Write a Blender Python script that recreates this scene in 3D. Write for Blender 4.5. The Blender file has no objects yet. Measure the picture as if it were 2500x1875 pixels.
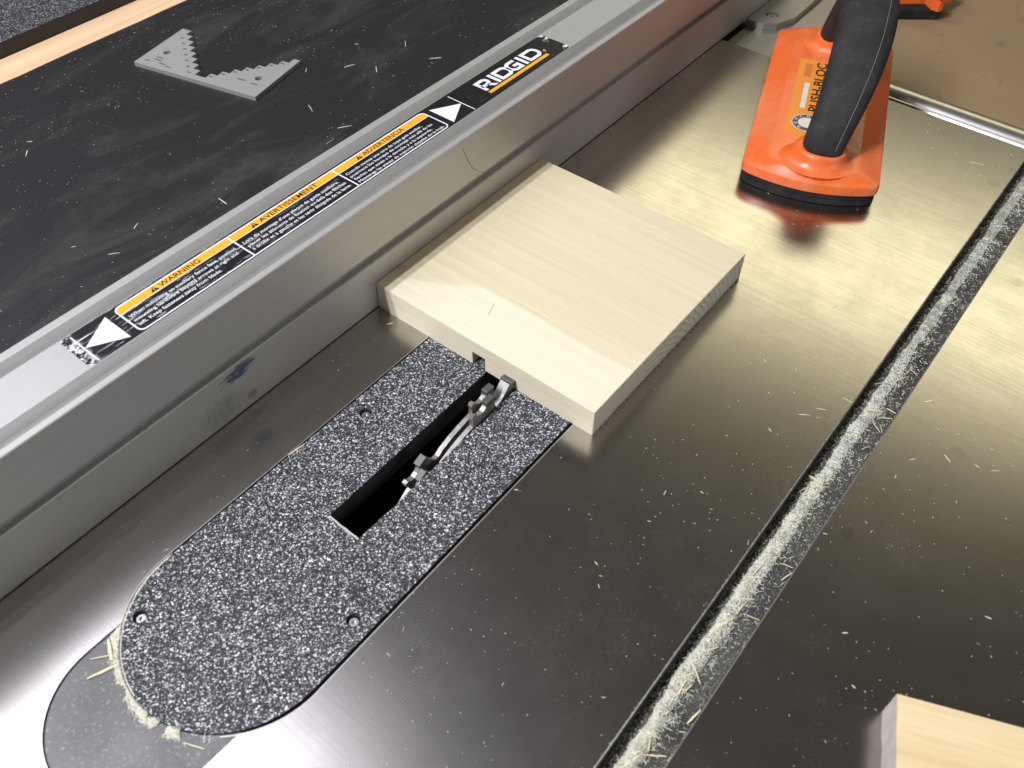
import bpy, bmesh, math, random
from mathutils import Vector, Matrix, noise as mnoise

# ------------------------------------------------------------------ camera / world / lights
S = 0.001                      # everything below is written in millimetres
scene = bpy.context.scene
COL = scene.collection
rnd = random.Random(7)

cam_d = bpy.data.cameras.new('camera')
cam = bpy.data.objects.new('camera', cam_d); COL.objects.link(cam); scene.camera = cam
RX = Vector((0.78289071, 0.62213362, 0.00564827))
RY = Vector((0.47282059, -0.58904602, -0.65533616))     # image down
RZ = Vector((-0.40437957, 0.51572721, -0.75531623))     # looking direction
m = Matrix((RX, -RY, -RZ)).transposed().to_4x4()
m.translation = Vector((262.63, -221.22, 326.17)) * S
cam.matrix_world = m
cam_d.sensor_width = 36.0
cam_d.lens = 2171.4 / 2500 * 36.0
cam_d.clip_start = 0.01; cam_d.clip_end = 60
cam_d.dof.use_dof = True; cam_d.dof.focus_distance = 0.50; cam_d.dof.aperture_fstop = 17

world = bpy.data.worlds.new('World'); scene.world = world; world.use_nodes = True
wb = world.node_tree.nodes['Background']
wb.inputs[0].default_value = (1.0, 0.88, 0.82, 1); wb.inputs[1].default_value = 0.052

def area(name, loc, target, sx, sy, watts, color, roll=0.0):
    d = bpy.data.lights.new(name, 'AREA'); d.shape = 'RECTANGLE'; d.size = sx; d.size_y = sy
    d.energy = watts; d.color = color
    o = bpy.data.objects.new(name, d); COL.objects.link(o)
    o.location = loc
    q = (Vector(target) - Vector(loc)).to_track_quat('-Z', 'Y')
    o.rotation_euler = q.to_euler()
    if roll: o.rotation_euler.rotate_axis('Z', roll)
    return o
# twin shop tubes hung parallel to the fence, a further fixture out to the left, a dim lamp across the room, a warm lit part of the shop behind
area('tube_light', (-0.19, -1.20, 1.50), (-0.19, -1.20, 0), 0.04, 1.22, 32, (0.90, 0.94, 1.0))
area('tube_light', (-0.30, -1.20, 1.50), (-0.30, -1.20, 0), 0.04, 1.22, 32, (0.90, 0.94, 1.0))
area('left_fixture', (-1.05, -0.26, 1.50), (-1.05, -0.26, 0), 1.55, 0.56, 15, (0.85, 0.85, 1.0))
area('room_light', (2.1, 0.05, 0.75), (0.1, 0.05, 0.0), 0.9, 0.7, 8.0, (0.97, 0.97, 1.0))
area('warm_light', (-0.20, 2.20, 1.62), (0.13, 0.18, 0.0), 2.0, 0.40, 9.8, (1.0, 0.93, 0.62))

scene.view_settings.view_transform = 'Standard'
scene.view_settings.look = 'None'
scene.view_settings.exposure = 0.0
scene.view_settings.gamma = 1.0
scene.view_settings.use_curve_mapping = False
scene.render.engine = 'CYCLES'
scene.cycles.use_denoising = True
scene.cycles.max_bounces = 8
scene.cycles.sample_clamp_indirect = 6.0

# ------------------------------------------------------------------ node helper / materials
class NB:
    def __init__(s, name):
        s.m = bpy.data.materials.new(name); s.m.use_nodes = True
        s.t = s.m.node_tree; s.N = s.t.nodes; s.L = s.t.links
        s.p = s.N['Principled BSDF']; s._c = None
    def set(s, **k):
        for a, v in k.items():
            a = a.replace('_', ' ')
            if hasattr(v, 'is_linked') or isinstance(v, bpy.types.NodeSocket): s.L.new(v, s.p.inputs[a])
            else: s.p.inputs[a].default_value = v if not isinstance(v, tuple) or len(v) == 4 else (*v, 1)
        return s
    def co(s, scale=(1, 1, 1), loc=(0, 0, 0), rot=(0, 0, 0)):
        if s._c is None: s._c = s.N.new('ShaderNodeTexCoord')
        n = s.N.new('ShaderNodeMapping')
        n.inputs['Scale'].default_value = scale; n.inputs['Location'].default_value = loc; n.inputs['Rotation'].default_value = rot
        s.L.new(s._c.outputs['Object'], n.inputs['Vector']); return n.outputs[0]
    def noise(s, vec, scale=1, detail=3, rough=.5, dist=0):
        n = s.N.new('ShaderNodeTexNoise'); n.inputs['Scale'].default_value = scale; n.inputs['Detail'].default_value = detail
        n.inputs['Roughness'].default_value = rough; n.inputs['Distortion'].default_value = dist
        s.L.new(vec, n.inputs['Vector']); return n.outputs[0]
    def voro(s, vec, scale, feature='F1', out='Color', rnd_=1.0):
        n = s.N.new('ShaderNodeTexVoronoi'); n.feature = feature; n.inputs['Scale'].default_value = scale
        n.inputs['Randomness'].default_value = rnd_
        s.L.new(vec, n.inputs['Vector']); return n.outputs[out]
    def ramp(s, fac, stops, interp='LINEAR'):
        n = s.N.new('ShaderNodeValToRGB'); n.color_ramp.interpolation = interp
        e = n.color_ramp.elements
        while len(e) < len(stops): e.new(0.5)
        for i, (q, c) in enumerate(stops):
            e[i].position = q; e[i].color = c if isinstance(c, tuple) and len(c) == 4 else ((*c, 1) if isinstance(c, tuple) else (c, c, c, 1))
        s.L.new(fac, n.inputs[0]); return n.outputs[0]
    def mix(s, fac, a, b, blend='MIX'):
        n = s.N.new('ShaderNodeMix'); n.data_type = 'RGBA'; n.blend_type = blend
        for sock, v in ((n.inputs[0], fac), (n.inputs[6], a), (n.inputs[7], b)):
            if isinstance(v, bpy.types.NodeSocket): s.L.new(v, sock)
            else: sock.default_value = v if not isinstance(v, tuple) else ((*v, 1) if len(v) == 3 else v)
        return n.outputs[2]
    def math(s, op, a, b=0.0, c=0.0, clamp=False):
        n = s.N.new('ShaderNodeMath'); n.operation = op; n.use_clamp = clamp
        for i, v in enumerate((a, b, c)):
            if isinstance(v, bpy.types.NodeSocket): s.L.new(v, n.inputs[i])
            else: n.inputs[i].default_value = v
        return n.outputs[0]
    def sep(s, vec):
        n = s.N.new('ShaderNodeSeparateXYZ'); s.L.new(vec, n.inputs[0]); return n.outputs
    def bump(s, h, strength=.2, dist=.0005):
        n = s.N.new('ShaderNodeBump'); n.inputs['Strength'].default_value = strength; n.inputs['Distance'].default_value = dist
        s.L.new(h, n.inputs['Height']); s.L.new(n.outputs[0], s.p.inputs['Normal']); return s

def M_plain(name, c, rough=.5, metal=0.0, spec=.5):
    return NB(name).set(Base_Color=(*c, 1), Roughness=rough, Metallic=metal, Specular_IOR_Level=spec).m

def M_table():
    b = NB('cast_iron_table')
    brush = b.noise(b.co((14, 1900, 14), rot=(0, 0, .06)), 1, 3, .6)
    blot = b.noise(b.co((14, 14, 14)), 1, 4, .6, .4)
    blot2 = b.noise(b.co((45, 45, 45), loc=(3, 1, 0)), 1, 5, .65)
    fine = b.noise(b.co((900, 900, 900)), 1, 2, .6)
    fine2 = b.noise(b.co((2600, 2600, 2600)), 1, 1, .5)
    # worn bare metal with darker oxidised patches
    base = b.mix(b.ramp(blot2, [(.35, 0.0), (.7, 1.0)]), (.50, .475, .44), (.44, .415, .38))
    base = b.mix(b.math('MULTIPLY', b.ramp(brush, [(.4, 0.0), (.75, 1.0)]), .50), base, (.36, .33, .30))
    # long scratches left by boards pushed along the slot, and a few crossing ones
    ln = b.noise(b.co((650, 9, 9), rot=(0, 0, .03)), 1, 4, .6, .15)
    zone = b.noise(b.co((22, 14, 9), loc=(.7, .2, 0)), 1, 3, .5)
    scr = b.math('MULTIPLY', b.ramp(ln, [(.62, 0.0), (.74, 1.0)]), b.ramp(zone, [(.50, 0.0), (.62, 1.0)]))
    base = b.mix(b.math('MULTIPLY', scr, .30), base, (.17, .155, .135))
    # sparse round stains
    st = b.voro(b.co((26, 26, 26)), 1, 'F1', 'Distance')
    stn = b.math('MULTIPLY', b.ramp(st, [(.09, 1.0), (.12, 0.0)]), b.ramp(blot, [(.5, 0.0), (.6, 1.0)]))
    base = b.mix(b.math('MULTIPLY', stn, .35), base, (.22, .20, .17))
    # thin dust film: grains gathered in patches
    dens = b.math('MULTIPLY', b.ramp(blot, [(.42, 0.0), (.72, 1.0)]), b.ramp(blot2, [(.40, .15), (.68, 1.0)]))
    grains = b.math('ADD', b.ramp(fine, [(.58, 0.0), (.72, 1.0)]), b.ramp(fine2, [(.62, 0.0), (.70, .8)]), clamp=True)
    dust = b.math('ADD', b.math('MULTIPLY', b.math('MULTIPLY', dens, grains), .15), b.math('MULTIPLY', dens, .012), clamp=True)
    col = b.mix(dust, base, (.55, .50, .42))
    rough = b.math('ADD', b.math('MULTIPLY', blot2, .06), .19)
    rough = b.math('ADD', rough, b.math('MULTIPLY', brush, .05))
    rough = b.math('ADD', rough, b.math('MULTIPLY', dust, .2))
    b.set(Base_Color=col, Metallic=b.math('SUBTRACT', 1.0, b.math('MULTIPLY', dust, .9), clamp=True), Roughness=rough)
    b.bump(brush, .02, .0001)
    return b.m

def M_raw_iron():
    b = NB('raw_iron_recess')
    n1 = b.noise(b.co((60, 60, 60)), 1, 4, .6); n2 = b.noise(b.co((700, 700, 700)), 1, 2, .6)
    col = b.mix(b.ramp(n1, [(.3, 0.0), (.7, 1.0)]), (.11, .107, .107), (.16, .155, .155))
    col = b.mix(b.math('MULTIPLY', b.ramp(n2, [(.56, 0.0), (.75, 1.0)]), .5), col, (.38, .36, .32))
    b.set(Base_Color=col, Roughness=.55, Metallic=.35)
    return b.bump(n2, .15, .0003).m

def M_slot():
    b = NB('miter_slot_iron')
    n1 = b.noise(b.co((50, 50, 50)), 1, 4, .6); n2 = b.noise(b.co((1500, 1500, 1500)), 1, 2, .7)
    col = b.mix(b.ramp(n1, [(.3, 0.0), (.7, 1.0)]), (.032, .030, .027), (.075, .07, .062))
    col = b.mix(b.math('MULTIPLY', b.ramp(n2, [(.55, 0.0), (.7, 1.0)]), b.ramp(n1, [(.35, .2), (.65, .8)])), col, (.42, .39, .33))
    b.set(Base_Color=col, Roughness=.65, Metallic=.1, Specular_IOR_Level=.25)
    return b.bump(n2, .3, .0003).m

def M_alu(name='anodised_aluminium', c=(.52, .51, .49), rough=.50, metal=.55, stain=False):
    b = NB(name)
    line = b.noise(b.co((2400, 14, 2400)), 1, 2, .5)
    blot = b.noise(b.co((30, 12, 30)), 1, 4, .6)
    scr = b.noise(b.co((900, 90, 900), rot=(.5, 0, .3)), 1, 2, .5)
    col = b.mix(b.math('MULTIPLY', b.ramp(line, [(.35, 0.0), (.7, 1.0)]), .25), c, tuple(x * .72 for x in c))
    col = b.mix(b.math('MULTIPLY', b.ramp(blot, [(.52, 0.0), (.75, 1.0)]), .35), col, tuple(x * .70 for x in c))
    dots = b.voro(b.co((95, 95, 95)), 1, 'F1', 'Distance')
    col = b.mix(b.math('MULTIPLY', b.ramp(dots, [(.025, 1.0), (.05, 0.0)]), .7), col, (.10, .09, .08))
    if stain:
        # blue marker smear, a dark round mark and scuffs on the low front face
        P = b.sep(b.co())
        def ell(y, z, ry, rz, shear=0):
            dz = b.math('SUBTRACT', P[2], z * S)
            dy = b.math('SUBTRACT', b.math('SUBTRACT', P[1], y * S), b.math('MULTIPLY', dz, shear))
            a = b.math('POWER', b.math('DIVIDE', dy, ry * S), 2.0); c2 = b.math('POWER', b.math('DIVIDE', dz, rz * S), 2.0)
            return b.math('SUBTRACT', 1.0, b.math('ADD', a, c2), clamp=True)
        low = b.math('LESS_THAN', P[2], .0298)
        rag = b.noise(b.co((500, 110, 500)), 1, 4, .7)
        k = b.ramp(b.math('ADD', ell(-88, 24.5, 14.5, 5.2, .8), b.math('MULTIPLY', b.math('SUBTRACT', rag, .56), 3.2)), [(.28, 0.0), (.62, 1.0)])
        k = b.math('MULTIPLY', k, b.ramp(ell(-88, 24.5, 15, 5.4, .8), [(.02, 0.0), (.2, 1.0)]))
        col = b.mix(b.math('MULTIPLY', b.math('MULTIPLY', k, low), .8), col, (.02, .07, .17))
        k2 = b.ramp(ell(-84, 6.5, 3.4, 2.8), [(.1, 0.0), (.5, 1.0)])
        col = b.mix(b.math('MULTIPLY', k2, .5), col, (.16, .14, .09))
        sm = b.ramp(b.math('MULTIPLY', ell(-100, 10, 22, 12), b.noise(b.co((160, 420, 160)), 1, 4, .7)), [(.25, 0.0), (.6, 1.0)])
        col = b.mix(b.math('MULTIPLY', b.math('MULTIPLY', sm, low), .45), col, (.18, .17, .14))
        sc2 = b.math('MULTIPLY', b.ramp(scr, [(.70, 0.0), (.74, 1.0)]), low)
        col = b.mix(b.math('MULTIPLY', sc2, .35), col, (.16, .15, .13))
    b.set(Base_Color=col, Metallic=metal, Roughness=b.math('ADD', rough - .05, b.math('MULTIPLY', blot, .12)))
    return b.bump(line, .12, .0002).m

def M_wing():
    b = NB('black_laminate')
    big = b.noise(b.co((9, 9, 9)), 1, 5, .62, .6)
    smear = b.noise(b.co((26, 9, 10), rot=(0, 0, .25)), 1, 5, .7, .7)
    fine = b.noise(b.co((700, 700, 700)), 1, 2, .6)
    speck = b.noise(b.co((1700, 1700, 1700)), 1, 2, .5)
    P = b.sep(b.co())
    far = b.math('MULTIPLY', b.math('SUBTRACT', -.262, P[0]), 12.0, clamp=True)        # dust lies thick along the far edge
    d = b.math('ADD', b.ramp(smear, [(.50, 0.0), (.80, .15)]), b.math('MULTIPLY', far, b.ramp(big, [(.3, .10), (.65, .55)])), clamp=True)
    d = b.math('MULTIPLY', d, b.ramp(fine, [(.3, .45), (.7, 1.0)]))
    sp = b.math('MULTIPLY', b.ramp(speck, [(.66, 0.0), (.72, 1.0)]), b.math('ADD', b.ramp(big, [(.35, .05), (.7, .45)]), b.math('MULTIPLY', far, .5)))
    d = b.math('ADD', d, b.math('MULTIPLY', sp, .5), clamp=True)
    col = b.mix(d, (.019, .018, .0195), (.36, .34, .31))
    b.set(Base_Color=col, Roughness=b.math('ADD', .5, b.math('MULTIPLY', d, .4)), Specular_IOR_Level=.3)
    return b.bump(fine, .06, .0002).m

def M_speckle(dim=1.0):
    b = NB('speckled_laminate')
    wob = b.noise(b.co((900, 900, 900)), 1, 2, .6)
    n = b.N.new('ShaderNodeVectorMath'); n.operation = 'MULTIPLY_ADD'
    b.L.new(b.N[-2].outputs['Color'] if False else wob, n.inputs[0]); n.inputs[1].default_value = (.0011, .0013, 0); b.L.new(b.co(), n.inputs[2])
    v = n.outputs[0]
    c1 = b.voro(v, 1780, 'F1', 'Color'); c2 = b.voro(v, 3000, 'F1', 'Color')
    e1 = b.voro(v, 950, 'DISTANCE_TO_EDGE', 'Distance')
    a = b.ramp(b.sep(c1)[0], [(0, .008), (.55, .010), (.72, .032), (.85, .10), (.93, .52), (1, .95)])
    a2 = b.ramp(b.sep(c2)[1], [(0, .010), (.80, .010), (.90, .06), (.96, .45), (1, .8)])
    net = b.ramp(e1, [(0, .035), (.10, .012), (.22, .004)])
    mx = b.mix(1.0, a, a2, 'SCREEN')
    mx = b.mix(.75, mx, net, 'SCREEN')
    t = b.mix(1.0, mx, (.86 * dim, .85 * dim, .89 * dim), 'MULTIPLY')
    haze = b.noise(b.co((30, 30, 30)), 1, 4, .6)
    t = b.mix(b.math('MULTIPLY', b.ramp(haze, [(.45, 0.0), (.75, 1.0)]), .05), t, (.30, .29, .27))
    b.set(Base_Color=t, Roughness=b.math('ADD', .40, b.math('MULTIPLY', haze, .2)), Specular_IOR_Level=.16)
    return b.bump(b.sep(c1)[0], .05, .0001).m

def M_poplar():
    b = NB('poplar_wood')
    P = b.sep(b.co())
    g = b.noise(b.co((9, 260, 260), rot=(0, 0, -.03)), 1, 5, .6, .25)
    g2 = b.noise(b.co((22, 1100, 900)), 1, 3, .6)
    arch = b.noise(b.co((15, 30, 15), loc=(.4, .2, 0)), 1, 2, .5)
    # sapwood (cream) near the front, slightly greener heartwood behind a curved boundary
    left = b.math('MAXIMUM', 0.0, b.math('SUBTRACT', .045, P[0]))
    bound = b.math('SUBTRACT', .031, b.math('MULTIPLY', left, .55))
    s_ = b.math('ADD', b.math('SUBTRACT', P[1], bound), b.math('MULTIPLY', b.math('SUBTRACT', arch, .5), .006))
    heart = b.ramp(b.math('MULTIPLY_ADD', s_, 70.0, .5), [(.44, 0.0), (.60, .8), (.9, 1.0)])
    sap = b.mix(b.ramp(g, [(.35, 0.0), (.7, 1.0)]), (.80, .715, .54), (.74, .65, .475))
    hw = b.mix(b.ramp(g, [(.33, 0.0), (.68, 1.0)]), (.72, .625, .43), (.645, .555, .37))
    col = b.mix(heart, sap, hw)
    band = b.noise(b.co((3, 60, 60)), 1, 3, .5)
    col = b.mix(b.math('MULTIPLY', b.ramp(band, [(.5, 0.0), (.7, 1.0)]), .25), col, (.64, .60, .40))
    col = b.mix(b.math('MULTIPLY', b.ramp(g2, [(.58, 0.0), (.70, 1.0)]), .24), col, (.47, .39, .26))
    b.set(Base_Color=col, Roughness=.55, Specular_IOR_Level=.3)
    return b.bump(g2, .12, .0002).m

def M_endgrain():
    b = NB('poplar_end_grain')
    w = b.N.new('ShaderNodeTexWave'); w.wave_type = 'RINGS'; w.rings_direction = 'X'
    w.inputs['Scale'].default_value = 85; w.inputs['Distortion'].default_value = 1.5; w.inputs['Detail'].default_value = 2; w.inputs['Detail Scale'].default_value = 1.5
    b.L.new(b.co(loc=(0, -.045, .030)), w.inputs['Vector'])
    f = b.noise(b.co((1500, 1500, 700)), 1, 2, .6)
    col = b.mix(b.ramp(w.outputs['Fac'], [(.55, 0.0), (.95, 1.0)]), (.70, .65, .545), (.57, .51, .405))
    col = b.mix(b.math('MULTIPLY', b.ramp(f, [(.45, 0.0), (.7, 1.0)]), .3), col, (.36, .31, .24))
    b.set(Base_Color=col, Roughness=.7, Specular_IOR_Level=.2)
    return b.bump(f, .2, .0003).m

def M_pine(name, c1, c2, sc=(7, 160, 160), rough=.6):
    b = NB(name)
    g = b.noise(b.co(sc), 1, 4, .55, .3); f = b.noise(b.co(tuple(s * 5 for s in sc)), 1, 3, .6)
    col = b.mix(b.ramp(g, [(.35, 0.0), (.68, 1.0)]), c1, c2)
    col = b.mix(b.math('MULTIPLY', b.ramp(f, [(.55, 0.0), (.75, 1.0)]), .3), col, tuple(x * .75 for x in c2))
    b.set(Base_Color=col, Roughness=rough, Specular_IOR_Level=.3)
    return b.bump(f, .12, .0003).m

def M_label_black():
    b = NB('label_black')
    P = b.sep(b.co())
    scr = b.noise(b.co((1300, 60, 10), rot=(0, 0, .05)), 1, 4, .7)
    scr2 = b.noise(b.co((420, 300, 10)), 1, 4, .7)
    zone = b.noise(b.co((90, 22, 10), loc=(.3, .7, 0)), 1, 3, .6)
    endw = b.math('MULTIPLY', b.math('SUBTRACT', -.1335, P[1]), 220.0, clamp=True)
    low = b.math('MULTIPLY', b.math('ADD', P[0], .0185), 170.0, clamp=True)
    near = b.math('MULTIPLY', b.math('SUBTRACT', .02, P[1]), 9.0, clamp=True)
    k = b.math('MULTIPLY', b.ramp(scr, [(.635, 0.0), (.67, 1.0)]), b.math('MULTIPLY', b.ramp(zone, [(.46, 0.0), (.6, 1.0)]), b.math('ADD', .25, b.math('MULTIPLY', near, .7))))
    k = b.math('ADD', k, b.math('MULTIPLY', endw, b.ramp(scr2, [(.50, 0.0), (.56, 1.0)])), clamp=True)
    k = b.math('ADD', k, b.math('MULTIPLY', b.math('MULTIPLY', low, near), b.ramp(scr, [(.59, 0.0), (.64, .8)])), clamp=True)
    e2 = b.math('MULTIPLY', b.math('SUBTRACT', P[1], .1765), 220.0, clamp=True)
    sc3 = b.noise(b.co((260, 120, 10)), 1, 3, .6)
    k = b.math('ADD', k, b.math('MULTIPLY', e2, b.ramp(sc3, [(.55, 0.0), (.60, 1.0)])), clamp=True)
    b.set(Base_Color=b.mix(k, (.011, .011, .012), (.72, .72, .74)), Roughness=.33, Specular_IOR_Level=.5)
    return b.m

def M_print(name, c, wear=.0, rough=.4):
    b = NB(name)
    n = b.noise(b.co((700, 160, 10)), 1, 4, .7)
    b.set(Base_Color=b.mix(b.math('MULTIPLY', b.ramp(n, [(.60, 0.0), (.68, 1.0)]), wear), c, tuple(x * .6 for x in c)), Roughness=rough)
    return b.m

def M_orange():
    b = NB('orange_plastic')
    n = b.noise(b.co((40, 22, 40)), 1, 5, .65, .4); f = b.noise(b.co((600, 600, 600)), 1, 2, .6)
    d = b.math('MULTIPLY', b.ramp(n, [(.45, 0.0), (.72, 1.0)]), b.ramp(f, [(.3, .5), (.7, 1.0)]))
    col = b.mix(b.math('ADD', b.math('MULTIPLY', d, .45), .05), (.83, .135, .020), (.76, .36, .20))
    b.set(Base_Color=col, Roughness=b.math('ADD', .27, b.math('MULTIPLY', d, .35)), Specular_IOR_Level=.5)
    return b.m

def M_rubber(name='black_rubber', c=(.023, .021, .022)):
    b = NB(name)
    n = b.noise(b.co((60, 60, 60)), 1, 5, .65); f = b.noise(b.co((1700, 1700, 1700)), 1, 2, .6)
    d = b.math('ADD', b.math('MULTIPLY', b.ramp(f, [(.66, 0.0), (.74, 1.0)]), b.ramp(n, [(.40, .05), (.65, .8)])), b.math('MULTIPLY', b.ramp(n, [(.42, 0.0), (.75, 1.0)]), .05), clamp=True)
    b.set(Base_Color=b.mix(d, c, (.40, .38, .35)), Roughness=.72, Specular_IOR_Level=.28)
    return b.m

def M_outfeed():
    b = NB('brown_hardboard')
    n = b.noise(b.co((6, 6, 6)), 1, 5, .6, .5); f = b.noise(b.co((55, 30, 55), rot=(0, 0, .5)), 1, 4, .6)
    g = b.noise(b.co((500, 500, 500)), 1, 2, .6)
    col = b.mix(b.ramp(n, [(.3, 0.0), (.7, 1.0)]), (.31, .205, .105), (.24, .17, .095))
    col = b.mix(b.math('MULTIPLY', b.ramp(f, [(.62, 0.0), (.74, 1.0)]), .45), col, (.085, .07, .045))
    col = b.mix(b.math('MULTIPLY', b.ramp(g, [(.55, 0.0), (.75, 1.0)]), .15), col, (.4, .3, .2))
    b.set(Base_Color=col, Roughness=.6, Specular_IOR_Level=.3)
    return b.bump(g, .1, .0003).m

def M_blade():
    b = NB('blade_steel')
    n = b.noise(b.co((160, 160, 160)), 1, 4, .65); r = b.noise(b.co((45, 45, 45)), 1, 3, .6)
    col = b.mix(b.ramp(n, [(.35, 0.0), (.7, 1.0)]), (.42, .40, .37), (.22, .21, .19))
    col = b.mix(b.math('MULTIPLY', b.ramp(r, [(.55, 0.0), (.68, 1.0)]), .8), col, (.40, .24, .09))
    b.set(Base_Color=col, Metallic=.75, Roughness=b.math('ADD', .40, b.math('MULTIPLY', n, .2)))
    return b.m

def M_dust(name, c1, c2, sc=600):
    b = NB(name)
    n = b.noise(b.co((sc, sc, sc)), 1, 3, .7)
    b.set(Base_Color=b.mix(b.ramp(n, [(.35, 0.0), (.65, 1.0)]), c1, c2), Roughness=.9, Specular_IOR_Level=.1)
    return b.bump(n, .5, .0006).m

MT = dict(
    table=M_table(), recess=M_raw_iron(), slot=M_slot(), alu=M_alu(stain=True), rail=M_alu('rail_aluminium', (.60, .59, .56), .34, 1.0),
    bracket=M_alu('bracket_metal', (.42, .40, .36), .45, .8), wing=M_wing(), speckle=M_speckle(), speckle2=M_speckle(.6), poplar=M_poplar(), end=M_endgrain(),
    pine=M_pine('pale_pine', (.78, .61, .37), (.66, .48, .25)), edge=M_pine('wood_edging', (.76, .53, .33), (.67, .43, .25), (160, 7, 160)),
    cut=M_pine('rough_cut_edge', (.55, .50, .43), (.46, .41, .35)), lblack=M_label_black(), white=M_print('print_white', (.78, .78, .80), .5), whitet=M_print('print_white_text', (.76, .76, .78), .75),
    yellow=M_print('print_orange', (.83, .385, .022), .12), ink=M_print('print_black', (.022, .012, .006), 0),
    orange=M_orange(), rubber=M_rubber(), pad=M_rubber('black_foam', (.012, .012, .012)), outfeed=M_outfeed(), blade=M_blade(),
    carbide=M_plain('carbide', (.10, .098, .095), .5, .35), dark=M_plain('throat_shade_black', (.004, .004, .004), .9, 0, .1), gap=M_plain('core_edge', (.03, .028, .026), .7),  # the near-black puts the shade below the throat plate into the colour
    core=M_plain('plywood_core', (.30, .24, .17), .8), dust=M_dust('sawdust_pale', (.52, .49, .41), (.20, .19, .16), 900), fibre=M_plain('wood_fibre', (.86, .83, .71), .85, 0, .1),
    fibre_grey=M_plain('wood_fibre_grey', (.62, .59, .50), .85, 0, .1), sliver=M_pine('sliver_wood', (.80, .72, .48), (.70, .60, .36), (300, 300, 300), .8),
    sliver_grey=M_plain('sliver_grey', (.66, .62, .52), .85, 0, .1),
    zinc=M_plain('zinc_screw', (.55, .53, .48), .35, .9), lip=M_plain('worn_edge_highlight', (.50, .48, .45), .42, .8), gauge=M_alu('gauge_aluminium', (.50, .49, .475), .5, .55), gaugeink=M_plain('gauge_ink', (.055, .05, .05), .6),  # lip metal: slot edges and the painted highlight round the opening
    sticker=M_print('sticker_orange', (.83, .27, .03), .15, .35), emblem=M_plain('emblem_grey', (.10, .095, .09), .5), stwhite=M_plain('sticker_white', (.72, .66, .56), .5), seam=M_plain('mould_line', (.16, .15, .145), .6), faint=M_plain('faded_print', (.62, .17, .035), .5),
    hair=M_plain('dark_hair', (.06, .045, .03), .5),
)

# ------------------------------------------------------------------ geometry helpers
def thing(name, label, cat, loc=(0, 0, 0), rz=0.0, group=None):
    o = bpy.data.objects.new(name, None); COL.objects.link(o)
    o.empty_display_size = .02; o.location = Vector(loc) * S; o.rotation_euler = (0, 0, rz)
    o['label'] = label; o['category'] = cat; o['base'] = [float(v) for v in loc]
    if group: o['group'] = group
    return o
def base_of(o):
    while o is not None:
        if 'base' in o: return Vector(o['base'])
        o = o.parent
    return Vector((0, 0, 0))
def link(name, me, mats, parent=None, smooth=None):
    o = bpy.data.objects.new(name, me); COL.objects.link(o)
    for mm in (mats if isinstance(mats, (list, tuple)) else [mats]): me.materials.append(mm)
    if parent is not None: o.parent = parent
    return o
def obj(name, bm, mats, parent=None, world=True, smooth=False, recalc=True):
    """bm holds millimetres; world coordinates unless world=False (then the thing's own frame)"""
    if recalc: bmesh.ops.recalc_face_normals(bm, faces=bm.faces[:])
    off = base_of(parent) if (world and parent is not None) else Vector((0, 0, 0))
    for v in bm.verts: v.co = (v.co - off) * S
    me = bpy.data.meshes.new(name); bm.to_mesh(me); bm.free()
    if smooth:
        for f in me.polygons: f.use_smooth = True
        if smooth != True:
            try: me.set_sharp_from_angle(angle=smooth)
            except Exception: pass
    return link(name, me, mats, parent)
def tag(o, label, cat, group=None, kind=None):
    if label: o['label'] = label
    if cat: o['category'] = cat
    if group: o['group'] = group
    if kind: o['kind'] = kind
    return o
def box(bm, x0, x1, y0, y1, z0, z1, mat=0, bev=0.0):
    vs = [bm.verts.new(c) for c in ((x0, y0, z0), (x1, y0, z0), (x1, y1, z0), (x0, y1, z0), (x0, y0, z1), (x1, y0, z1), (x1, y1, z1), (x0, y1, z1))]
    fs = [bm.faces.new([vs[i] for i in q]) for q in ((0, 3, 2, 1), (4, 5, 6, 7), (0, 1, 5, 4), (1, 2, 6, 5), (2, 3, 7, 6), (3, 0, 4, 7))]
    for f in fs: f.material_index = mat
    if bev: bmesh.ops.bevel(bm, geom=list({e for f in fs for e in f.edges}), offset=bev, segments=2, affect='EDGES', profile=.6)
    return fs
def prism(bm, loops, z0, z1, mat=0, side=None, bottom=True):
    """polygon with holes (loops[0] outer) between two heights"""
    es = []
    rings = []
    for lp in loops:
        vs = [bm.verts.new((x, y, z1)) for x, y in lp]; rings.append(vs)
        es += [bm.edges.new((vs[i], vs[(i + 1) % len(vs)])) for i in range(len(vs))]
    r = bmesh.ops.triangle_fill(bm, edges=es, use_beauty=True, use_dissolve=False, normal=(0, 0, 1))
    top = [g for g in r['geom'] if isinstance(g, bmesh.types.BMFace)]
    for f in top:
        f.material_index = mat
        if f.normal.z < 0: f.normal_flip()
    low = {}
    for vs in rings:
        for v in vs: low[v] = bm.verts.new((v.co.x, v.co.y, z0))
        for i in range(len(vs)):
            a, b_ = vs[i], vs[(i + 1) % len(vs)]
            f = bm.faces.new((a, b_, low[b_], low[a])); f.material_index = mat if side is None else side
    if bottom:
        for f in top:
            nf = bm.faces.new([low[v] for v in reversed(f.verts)]); nf.material_index = mat if side is None else side
    return top
def extrude_profile(bm, prof, y0, y1, mat=0):
    a = [bm.verts.new((x, y0, z)) for x, z in prof]; b_ = [bm.verts.new((x, y1, z)) for x, z in prof]
    n = len(prof)
    for i in range(n): bm.faces.new((a[i], a[(i + 1) % n], b_[(i + 1) % n], b_[i])).material_index = mat
    bm.faces.new(a); bm.faces.new(list(reversed(b_)))
def arc(cx, cy, r, a0, a1, n):
    return [(cx + r * math.cos(math.radians(a0 + (a1 - a0) * i / n)), cy + r * math.sin(math.radians(a0 + (a1 - a0) * i / n))) for i in range(n + 1)]
def circle(cx, cy, r, n=20): return arc(cx, cy, r, 0, 360 - 360 / n, n - 1)
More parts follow.
